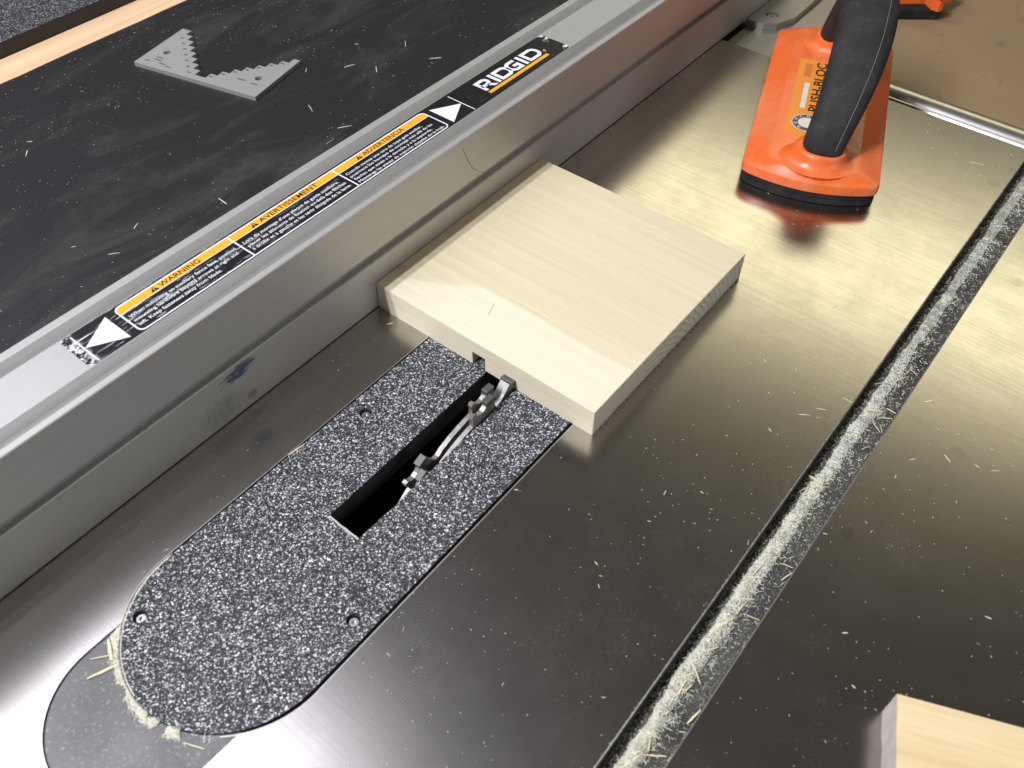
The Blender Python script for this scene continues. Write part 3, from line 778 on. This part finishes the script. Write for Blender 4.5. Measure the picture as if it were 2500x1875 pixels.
for i in range(len(path)):
    p, s, nn = hring(i)
    rings.append([p + s * prof_u[i] * super_(math.cos(k * math.pi / 12), .74) + nn * prof_n[i] * super_(math.sin(k * math.pi / 12), .74) for k in range(24)])
loft(bm, rings)
bmesh.ops.recalc_face_normals(bm, faces=bm.faces[:])
han = obj('handle', bm, MT['rubber'], pb, world=False, smooth=math.radians(50))
md = han.modifiers.new('round', 'SUBSURF'); md.levels = 1; md.render_levels = 2
bm = bmesh.new(); sp = []
for i in range(1, len(path) - 1):
    p, s, nn = hring(i); ang = math.radians(62)
    sp.append(p + s * prof_u[i] * .985 * super_(math.cos(ang), .74) - nn * prof_n[i] * .985 * super_(math.sin(ang), .74))
tube(bm, sp[:9], .22, 5)
obj('mould_line', bm, MT['seam'], han, world=False)
for (cu, cv, r) in ((41.2, 11.5, 1.0), (39.6, 151, .95)):
    bm = bmesh.new()
    rings = []
    for k_, (rr, z) in enumerate(((22.5, PT - .2), (20.5, PT + .25), (18.6, PT + 1.0), (17.0, PT + 2.2), (16.0, PT + 3.8), (15.4, PT + 5.8), (15.1, PT + 7.6), (14.4, PT + 8.3), (12, PT + 8.4))):
        lean = (z - PT) * (.09 if cv < 50 else .04)
        rings.append([(cu + lean + rr * r * math.cos(t * math.pi / 14), cv + lean * 2.0 * (1 if cv < 50 else -1) + rr * r * .82 * math.sin(t * math.pi / 14), z) for t in range(28)])
    loft(bm, rings)
    obj('handle_boss', bm, MT['orange'], pb, world=False, smooth=math.radians(60))
# sticker
bm = bmesh.new(); prism(bm, [rrect(19.6, 60.0, 33.5, 126.5, 1.0, 3)], PT + .01, PT + .12)
stk = obj('sticker', bm, MT['sticker'], pb, world=False)
ZS = PT + .2
def stx(s, v0, v1, ub, cap, mat, name='sticker_text', bold=.02, z=ZS):
    obj(name, text_bm(s, lambda a, u: (ub - u, v0 + a, z), v1 - v0, cap, bold), mat, stk, world=False, recalc=False)
stx('PUSH-BLOC', 62.5, 124.0, 37.4, 6.6, MT['ink'])
bm = bmesh.new(); prism(bm, [[(25.4, 65), (28.6, 65), (28.6, 96), (25.4, 96)]], ZS - .06, ZS)
obj('sticker_bar', bm, MT['stwhite'], stk, world=False)
bm = bmesh.new(); prism(bm, [[(23.6, 104), (28.2, 104), (28.2, 121), (23.6, 121)]], ZS - .06, ZS)
obj('faded_print', bm, MT['faint'], stk, world=False)
ec, er = (32.0, 48.5), 9.6
bm = bmesh.new(); prism(bm, [circle(*ec, er, 36)], ZS - .06, ZS)
obj('emblem_disc', bm, MT['stwhite'], stk, world=False)
bm = bmesh.new()
for q in strip(circle(*ec, 7.4, 36), 3.4, True): flat(bm, [(c[0], c[1]) for c in q], ZS + .05)
obj('emblem_ring', bm, MT['emblem'], stk, world=False)
ring_t = 'BENCH DOG'
for i, chh in enumerate(ring_t):
    if chh == ' ': continue
    ang = math.radians(250 - 320 * (i + .5) / len(ring_t))      # clockwise round the ring, tops outwards
    cx, cy = ec[0] + 6.4 * math.cos(ang), ec[1] + 6.4 * math.sin(ang)
    up = Vector((math.cos(ang), math.sin(ang))); al = Vector((up.y, -up.x))
    obj('emblem_letter', text_bm(chh, lambda a, u: (cx + al.x * (a - .85) + up.x * u, cy + al.y * (a - .85) + up.y * u, ZS + .1), 1.7, 2.0, .02), MT['stwhite'], stk, world=False, recalc=False)

# ------------------------------------------------------------------ step gauge on the wing
ga = thing('step_gauge', 'grey metal gauge with stair-stepped V notch lying on the black wing', 'gauge', (-301.6, 67.4, 0), math.radians(12.9))
GA, GB, GT = 103.0, 52.4, 3.0
pts = [(0, 0), (GA, 0), (GA, GB), (97.5, GB)]
nst = 8; x, y = 97.5, GB
dx = (97.5 - 52.0) / nst; dy = (GB - 5.0) / nst
for k in range(nst):
    y -= dy; x_ = x
    # going down from the tip: along e1 then along e2 (the notch corner lies towards the plate)
    pts.append((x + (0 if k == 0 else 0), y)) if False else None
    x -= dx
pts = [(0, 0), (GA, 0), (GA, GB), (97.8, GB)]
x, y = 97.8, GB
for k in range(nst):
    pts.append((x, y - dy)); pts.append((x - dx, y - dy)); x -= dx; y -= dy
dxl = (x - 5.5) / nst
for k in range(nst):
    if k == 0: x -= dxl * .0
    pts.append((x - dxl, y)) if k else pts.append((x - dxl * .6, y))
    if k == 0: x -= dxl * .6; pts.append((x, y + dy)); y += dy; continue
    x -= dxl; y += dy; pts.append((x, y))
pts[-1] = (x, GB); pts.append((0, GB))
clean = []
for p_ in pts:
    if not clean or (abs(clean[-1][0] - p_[0]) + abs(clean[-1][1] - p_[1])) > .05: clean.append(p_)
bm = bmesh.new()
prism(bm, [clean, circle(12.2, 20.3, 2.7, 16), circle(91.0, 20.4, 2.7, 16)], .05, GT)
gb = obj('gauge_plate', bm, MT['gauge'], ga, world=False)
bm = bmesh.new(); gr = random.Random(2)
def dash(cx, cy, l, w, ang):
    c, s_ = math.cos(ang), math.sin(ang)
    flat(bm, [(cx + a_ * c - b_ * s_, cy + a_ * s_ + b_ * c) for a_, b_ in ((-l / 2, -w / 2), (l / 2, -w / 2), (l / 2, w / 2), (-l / 2, w / 2))], GT + .04)
for k in range(7):
    x = 97.8 - dx * (k + .6); y = GB - dy * (k + 1)
    for j in (-.9, 0, .9): dash(x + j + gr.uniform(-.2, .2), y - 2.8, .62, 1.6, gr.uniform(-.3, .3))
    x = 46.6 - dxl * (k - .2); y = 5 + dy * (k + .4)
    for j in (-.9, 0, .9): dash(x - 4.2 + j, y - 1.6 + gr.uniform(-.2, .2), .62, 1.6, gr.uniform(-.3, .3))
for cx, cy, n_ in ((13, 12.5, 6), (14, 9.5, 7), (20, 6.5, 6), (82, 14, 8), (93, 13, 6), (7, 6, 4), (26, 5, 6)):
    for j in range(n_): dash(cx + (j - n_ / 2) * .95, cy, .6, 1.3, gr.uniform(-.3, .3))
o = obj('stamped_marks', bm, MT['gaugeink'], gb, world=False)

# ------------------------------------------------------------------ orange tool beyond the back edge
ot = thing('spring_clamp', 'partly visible orange plastic tool with black base at the top edge behind the push block', 'tool', (88, 548, -25), math.radians(38))
bm = bmesh.new(); box(bm, -34, 8, -12, 18, 0, 9, 0, 1.5)
obj('tool_base', bm, MT['pad'], ot, world=False)
bm = bmesh.new()
prism(bm, [[(-36, -4), (-4, -3), (-2, -13), (2, -17), (6, -15), (7, -5), (16, -1), (22, 6), (20, 24), (-36, 26)]], 9.2, 20)
bmesh.ops.bevel(bm, geom=[e for e in bm.edges if e.calc_length() > 3 and abs(e.verts[0].co.z - e.verts[1].co.z) < .1 and len(e.link_faces) == 2 and e.calc_face_angle(0) > .8], offset=1.5, segments=2, affect='EDGES')
obj('tool_body', bm, MT['orange'], ot, world=False, smooth=math.radians(40))

# ------------------------------------------------------------------ sawdust, specks and slivers
def fibres(name, count, place, lrange, wrange, mat, seed, lift=1.0, label=None, cat=None):
    r = random.Random(seed); vs = []; fs = []
    for _ in range(count):
        x, y, z = place(r)
        l = r.uniform(*lrange) * (.5 + r.random()); w = r.uniform(*wrange)
        a = r.uniform(0, math.pi); el = r.gauss(0, .28) * lift
        d = Vector((math.cos(a) * math.cos(el), math.sin(a) * math.cos(el), math.sin(el))) * l / 2
        s_ = Vector((-math.sin(a), math.cos(a), 0)) * w / 2; u = Vector((0, 0, w * .6))
        c = Vector((x, y, z + abs(d.z) + .03)); bend = Vector((0, 0, r.uniform(0, .25) * l * lift * .5)) + s_ * r.uniform(-4, 4) * min(1, l)
        i = len(vs)
        for q, k in ((-1, Vector()), (0, bend), (1, Vector())):
            vs += [(c + d * q + k - s_) * S, (c + d * q + k + s_) * S, (c + d * q + k + u) * S]
        for q in (0, 3):
            for e, f in ((0, 1), (1, 2), (2, 0)): fs.append((i + q + e, i + q + f, i + q + 3 + f, i + q + 3 + e))
    me = bpy.data.meshes.new(name); me.from_pydata(vs, [], fs)
    o = link(name, me, mat); o['kind'] = 'stuff'
    if label: o['label'] = label; o['category'] = cat
    return o
# mound of dust in the miter slot
def mound(y):
    c = 229.6 + 1.1 * mnoise.noise(Vector((y * .035, 3, 0))) + .5 * mnoise.noise(Vector((y * .15, 8, 0)))
    w = 2.7 + 1.3 * mnoise.noise(Vector((y * .04, 11, 0))) + (.5 if y < 40 else 0)
    h = 1.1 + (1.1 if y < -20 else 0) + 1.1 * mnoise.noise(Vector((y * .05, 21, 0))) - max(0, (y - 60) * .007)
    return c, w, max(.15, h)
bm = bmesh.new(); rows = []
for i in range(700):
    y = -200 + i * .79; c, w, h = mound(y); row = []
    for j in range(15):
        t = (j - 7) / 7; z = -SD + .02 + h * max(0, 1 - abs(t) ** 1.6) * (.75 + .5 * mnoise.noise(Vector((t * 4 + i * .4, y * .7, 1)))) + .12 * mnoise.noise(Vector((y * 2.2, t * 9, 4)))
        row.append(bm.verts.new((c + t * w + .4 * mnoise.noise(Vector((y * .9, t * 2, 7))), y, max(z, -SD - .05))))
    rows.append(row)
for a, b2 in zip(rows[:-1], rows[1:]):
    for j in range(14): bm.faces.new((a[j], a[j + 1], b2[j + 1], b2[j]))
dm = obj('sawdust_pile', bm, MT['dust'], None, smooth=True)
tag(dm, 'line of pale sawdust heaped along the floor of the miter slot', 'sawdust', None, 'stuff')
def in_slot(r):
    while True:
        y = -200 + (r.random() ** 1.9) * 555
        k = mnoise.noise(Vector((y * .11, 2, 5))) + .7 * mnoise.noise(Vector((y * .31, 6, 1)))
        if r.random() < .62 + k * .8 - max(0, min(.35, (y - 60) * .003)): break
    c, w, h = mound(y); spread = 1.0 + max(0, (y - 60) * .004)
    d = r.expovariate(1 / (2.5 * spread)) if r.random() < .7 else r.uniform(0, 5.5) * spread
    x = c - w * .95 + abs(r.gauss(0, .35)) + d + .9 * mnoise.noise(Vector((y * .22, d * .3, 3)))
    x = min(max(x, SL0 + .4), SL1 - .4); t = (x - c) / w
    return x, y, -SD + h * max(0, 1 - abs(t) ** 1.6) * .9
fibres('sawdust_fibres', 15000, in_slot, (.7, 2.0), (.11, .24), MT['fibre'], 31, 1.3, 'pale fluffy wood fibres on the dust in the miter slot', 'sawdust')
fibres('sawdust_fibres', 3200, lambda r: (r.uniform(SL0 + .3, SL1 - .3), r.uniform(-200, 355), -SD), (.4, 1.3), (.08, .16), MT['fibre_grey'], 32, .6, 'thin grey fibres scattered over the miter slot floor', 'sawdust')
fibres('sawdust_fibres', 2200, lambda r: (SL0 + .2 + abs(r.gauss(0, 2.0)), r.uniform(-200, 355), -SD + r.random() * 2.5), (.5, 1.6), (.09, .18), MT['fibre_grey'], 36, 1.0, 'grey fibres clinging along the left wall of the miter slot', 'sawdust')
def edge_dust(r):
    y = r.uniform(-200, 355); s_ = r.choice((SL0 - .3, SL1 + .3)); return s_ + r.gauss(0, .5) * (1 if s_ > 230 else 1), y, 0
fibres('sawdust_fibres', 1400, lambda r: (SL0 - abs(r.gauss(0, .35)), r.uniform(-200, 355), 0), (.2, .6), (.07, .14), MT['fibre_grey'], 35, .2, 'fine dust grains caught on the left edge of the miter slot', 'sawdust')
# round the end of the throat plate
def at_plate(r):
    a = math.radians(r.choice((r.gauss(212, 9), r.gauss(285, 8), r.uniform(198, 300)))); q = 44.6 + abs(r.gauss(0, 2.2)) * (1.0 if math.degrees(a) < 240 else .55)
    return 80 + q * math.cos(a), -163 + q * math.sin(a), -1.0 + max(0, 1.0 - (q - 44.6) * .3) * r.random()
def at_ok(r):
    while True:
        x, y, z = at_plate(r)
        if mnoise.noise(Vector((x * .16, y * .16, 9))) < -.12 + r.random() * .1: continue
        if (x - 80) ** 2 + (y + 207.6) ** 2 < 33.6 ** 2 or (y > -207 and 46.5 < x < 113.5): return x, y, z
fibres('sawdust_fibres', 3600, at_ok, (.5, 1.8), (.10, .22), MT['fibre'], 33, 1.0, 'sawdust packed round the rounded end of the throat plate', 'sawdust')
fibres('sawdust_fibres', 700, lambda r: (lambda a: (80 + 44.32 * math.cos(a), -163 + 44.32 * math.sin(a), -1.2 + .9 * r.random()))(math.radians(r.uniform(176, 222))), (.3, .9), (.1, .2), MT['fibre'], 34, .3, 'sawdust filling the gap left of the throat plate', 'sawdust')

def on_table(r):
    while True:
        x = r.uniform(2, 420); y = r.uniform(-300, 355)
        if SL0 - 1 < x < SL1 + 1 or (34 < x < 126 and -252 < y < 150) or (x < 138 and -2 < y < 141): continue
        d = .5 + .5 * mnoise.noise(Vector((x * .018, y * .018, 2))) + (.25 if x > 150 else 0)
        if r.random() < d * d: return x, y, 0
fibres('dust_specks', 1700, on_table, (.12, .5), (.10, .28), MT['fibre'], 41, .1, 'tiny pale dust specks scattered on the grey steel table', 'dust')
fibres('dust_specks', 150, on_table, (.7, 1.6), (.10, .2), MT['fibre'], 42, .1, 'short pale fibres scattered on the grey steel table', 'dust')
fibres('dust_specks', 420, lambda r: (.4 + abs(r.gauss(0, 1.6)), r.choice((r.uniform(142, 356), r.uniform(142, 356), r.uniform(-300, -2))), 0), (.15, .7), (.1, .22), MT['fibre'], 45, .1, 'thin line of dust along the foot of the fence', 'dust')
def on_wing(r):
    while True:
        x = r.uniform(-350, -49); y = r.uniform(-300, 500)
        d = .45 + .5 * mnoise.noise(Vector((x * .02, y * .02, 5))) + (.35 if x < -265 else 0)
        if r.random() < d * d: return x, y, 0
fibres('dust_specks', 2200, on_wing, (.15, .6), (.12, .32), MT['fibre_grey'], 43, .1, 'tiny pale dust specks scattered on the black wing', 'dust')
fibres('dust_specks', 170, on_wing, (.9, 2.2), (.10, .22), MT['fibre_grey'], 44, .1, 'short pale fibres scattered on the black wing', 'dust')

# single slivers one can pick out; four sliver meshes shared between them
sm = []
for k in range(4):
    r = random.Random(60 + k); bm = bmesh.new(); rings = []
    for i in range(5):
        t = i / 4; w = (.5 - abs(t - .5) * .45 + r.uniform(-.06, .06)); off = r.uniform(-.12, .12) + (.5 * math.sin(t * math.pi) if k == 2 else 0); z = .25 * math.sin(t * math.pi) * (k % 2)
        rings.append([(t - .5, off - w, z), (t - .5, off + w, z), (t - .5, off + w * .8, z + .55), (t - .5, off - w * .7, z + .6)])
    loft(bm, rings); bmesh.ops.recalc_face_normals(bm, faces=bm.faces[:])
    me = bpy.data.meshes.new('wood_sliver'); bm.to_mesh(me); bm.free(); me.materials.append(MT['sliver']); sm.append(me)
SLIV = {
 'slot': ([[235.0,-.8,240.4,.5,.5],[239.1,-7.9,241.1,-1.9,.7],[226.9,-15.8,232.3,-11.8,.7],[228.8,-26.9,234.7,-22.5,.7],[232.4,-26.7,231.9,-33.4,.8],[233.9,-31.2,240.7,-29.5,.45],[227.9,-45,232,-36.1,.9],[226.9,-60.5,235.6,-67.5,.8],[232.4,-74.1,233.2,-69.5,.8],[231.2,-76.6,230.8,-69.3,1],[230.3,-82.3,231.1,-74.2,1],[239.5,-83.7,240.8,-76.4,1.2],[226.6,-97.3,234.5,-94.7,.6],[227,-86.3,231.8,-94.5,.9],[233.6,-101.5,230.4,-93.8,.8],[232.5,-103.8,239.7,-98.9,.7],[228.3,-108,231.7,-102.5,1],[228.5,-114.2,232.1,-104.5,1.1],[228.6,-13.8,229.5,-5.7,.9],[228.4,-69.7,231.5,-65.2,.7],[229.5,-111.1,230.8,-106.5,.7],
   [224.1,48.2,231.4,48.2,1.6],[224.4,36.8,226.8,42.7,.5],[227.5,37,226.7,44.4,.7],[228.9,101.7,235.6,105.7,1],[236,108.7,240.7,108.4,.8],[234.1,96.5,239.5,92.5,.5],[237.5,97.3,240.4,93.2,.4],[234.9,100.5,240.7,104.5,.6],[225,120.5,229.3,124.6,.4],[232.1,128.2,236.3,135.9,.5],[234.6,141,239.8,138.7,.4],[236.6,77.6,239.1,82.1,.4],[240.2,73.1,240.2,76.8,.4],[230,-55,233.5,-50,.8],[228,-118,233,-112,.9],[229,-90,232,-84,.8]], -SD + 1.6, 'pale wood sliver lying on the sawdust in the miter slot', 'slivers in the miter slot'),
 'table': ([[269.2,-18.6,270.9,-17.2,.6],[280.9,-35.9,282.6,-36.2,.5],[310.4,23.5,312.9,23.9,.5],[175.4,-53.3,177.2,-53.9,.45],[182.3,-61,183.8,-62,.4],[243.2,18.5,245,19.1,.4],[248.9,115.7,251.8,119.4,.8],[217.4,94.1,222.1,93.9,.4],[205.5,71.4,209.8,74.1,.5],[210.3,80.1,214.2,81.9,.4],[198.4,55,200.2,54,.5],[180,-7.3,179.5,-4.7,.5],[191.6,4.3,193.2,4.2,.4],[186.8,148.4,187.4,152.1,.5],[199.1,131.8,200.6,134,.4],[268.3,91.4,271.9,88.9,.45],[280.8,94.8,283.4,94,.4],[288,95.9,291,98,.4],[256.9,78.7,258.8,80.9,.4],[255.7,64.7,255.5,67,.4],[175.7,92.9,177.9,91.5,.4],[196.3,323.2,204.3,325.6,.6],[205.4,311,207.7,314.6,.5],[12.5,-7.1,14.5,-4.2,.5],[127.2,-46.2,128.7,-45.2,.5]], .02, 'small pale wood splinter lying loose on the bare steel table', 'splinters on the steel table'),
 'wing': ([[-137.8,6.6,-129.6,6.1,.9],[-135.8,102.1,-130.8,109.8,.9],[-186.5,157.8,-183.3,165.3,1],[-170.7,109.1,-162.6,105.3,.6],[-152.6,-41.8,-155.1,-37.2,.8],[-145.3,-64.1,-141.4,-59.3,.6],[-206,140.5,-202.4,136.3,.7],[-203.7,185.6,-201.8,187.1,.7],[-166.6,-73.6,-165.3,-71.2,.5],[-128.8,85,-128.7,92.2,.4],[-263.5,-41.1,-268.3,-37,.9],[-277.6,-31.8,-274.8,-29.5,.6],[-148.1,204.2,-142.5,210.4,1],[-170,172.7,-164.1,167.4,.9],[-178.7,212,-172.8,206,.7]], .02, 'small pale wood splinter lying loose on the black wing', 'splinters on the black wing'),
 'recess': ([[47.5,-199.2,55.5,-203.4,1.9],[54.6,-213.4,58.8,-203.0,1.5],[48.7,-208.1,54.6,-201.0,.6],[101.7,-205.8,109.6,-202.5,.6]], -.5, 'pale wood chip in the recess at the rounded end of the throat plate', 'chips in the finger recess')}
OWN = {(47.5, -199.2): 'short thick pale chip at the upper left of the finger recess against the throat plate',
       (54.6, -213.4): 'longest pale chip sticking out of the sawdust into the finger recess',
       (48.7, -208.1): 'thin pale sliver between the two thick chips in the finger recess',
       (101.7, -205.8): 'lone pale sliver below the rounded end of the throat plate',
       (224.1, 48.2): 'widest flat pale wood chip, lying across the sawdust halfway along the miter slot',
       (239.5, -83.7): 'thick pale sliver leaning on the right edge of the miter slot near the bottom',
       (196.3, 323.2): 'longest pale splinter near the back edge of the steel table, right of the push block'}
r = random.Random(77)
for key, (L, z, lab_, grp) in SLIV.items():
    for x0, y0, x1, y1, w in L:
        o = bpy.data.objects.new('wood_sliver', sm[r.randrange(4)]); COL.objects.link(o)
        l = math.hypot(x1 - x0, y1 - y0)
        o.location = Vector(((x0 + x1) / 2, (y0 + y1) / 2, z)) * S
        o.rotation_euler = (0, r.uniform(-.05, .05) if key == 'slot' else 0, math.atan2(y1 - y0, x1 - x0))
        w *= .7 if key == 'wing' else .85
        o.scale = (l * S, w * S, w * .7 * S)
        if key == 'wing':
            o.material_slots[0].link = 'OBJECT'; o.material_slots[0].material = MT['sliver_grey']
        tag(o, OWN.get((x0, y0), lab_), 'sliver', grp)
for lab_, (x0, y0, x1, y1, w, z) in {'thin pale splinter lying on top of the square poplar board': (59.5, 18.0, 56.6, 26.4, .5, BT + .02), 'long pale splinter along the left edge of the throat plate': (35.7, -95.5, 36.6, -86.4, .7, .02)}.items():
    o = bpy.data.objects.new('wood_sliver', sm[1]); COL.objects.link(o); l = math.hypot(x1 - x0, y1 - y0)
    o.location = Vector(((x0 + x1) / 2, (y0 + y1) / 2, z)) * S; o.rotation_euler = (0, 0, math.atan2(y1 - y0, x1 - x0)); o.scale = (l * S, w * S, w * .7 * S)
    tag(o, lab_, 'sliver')
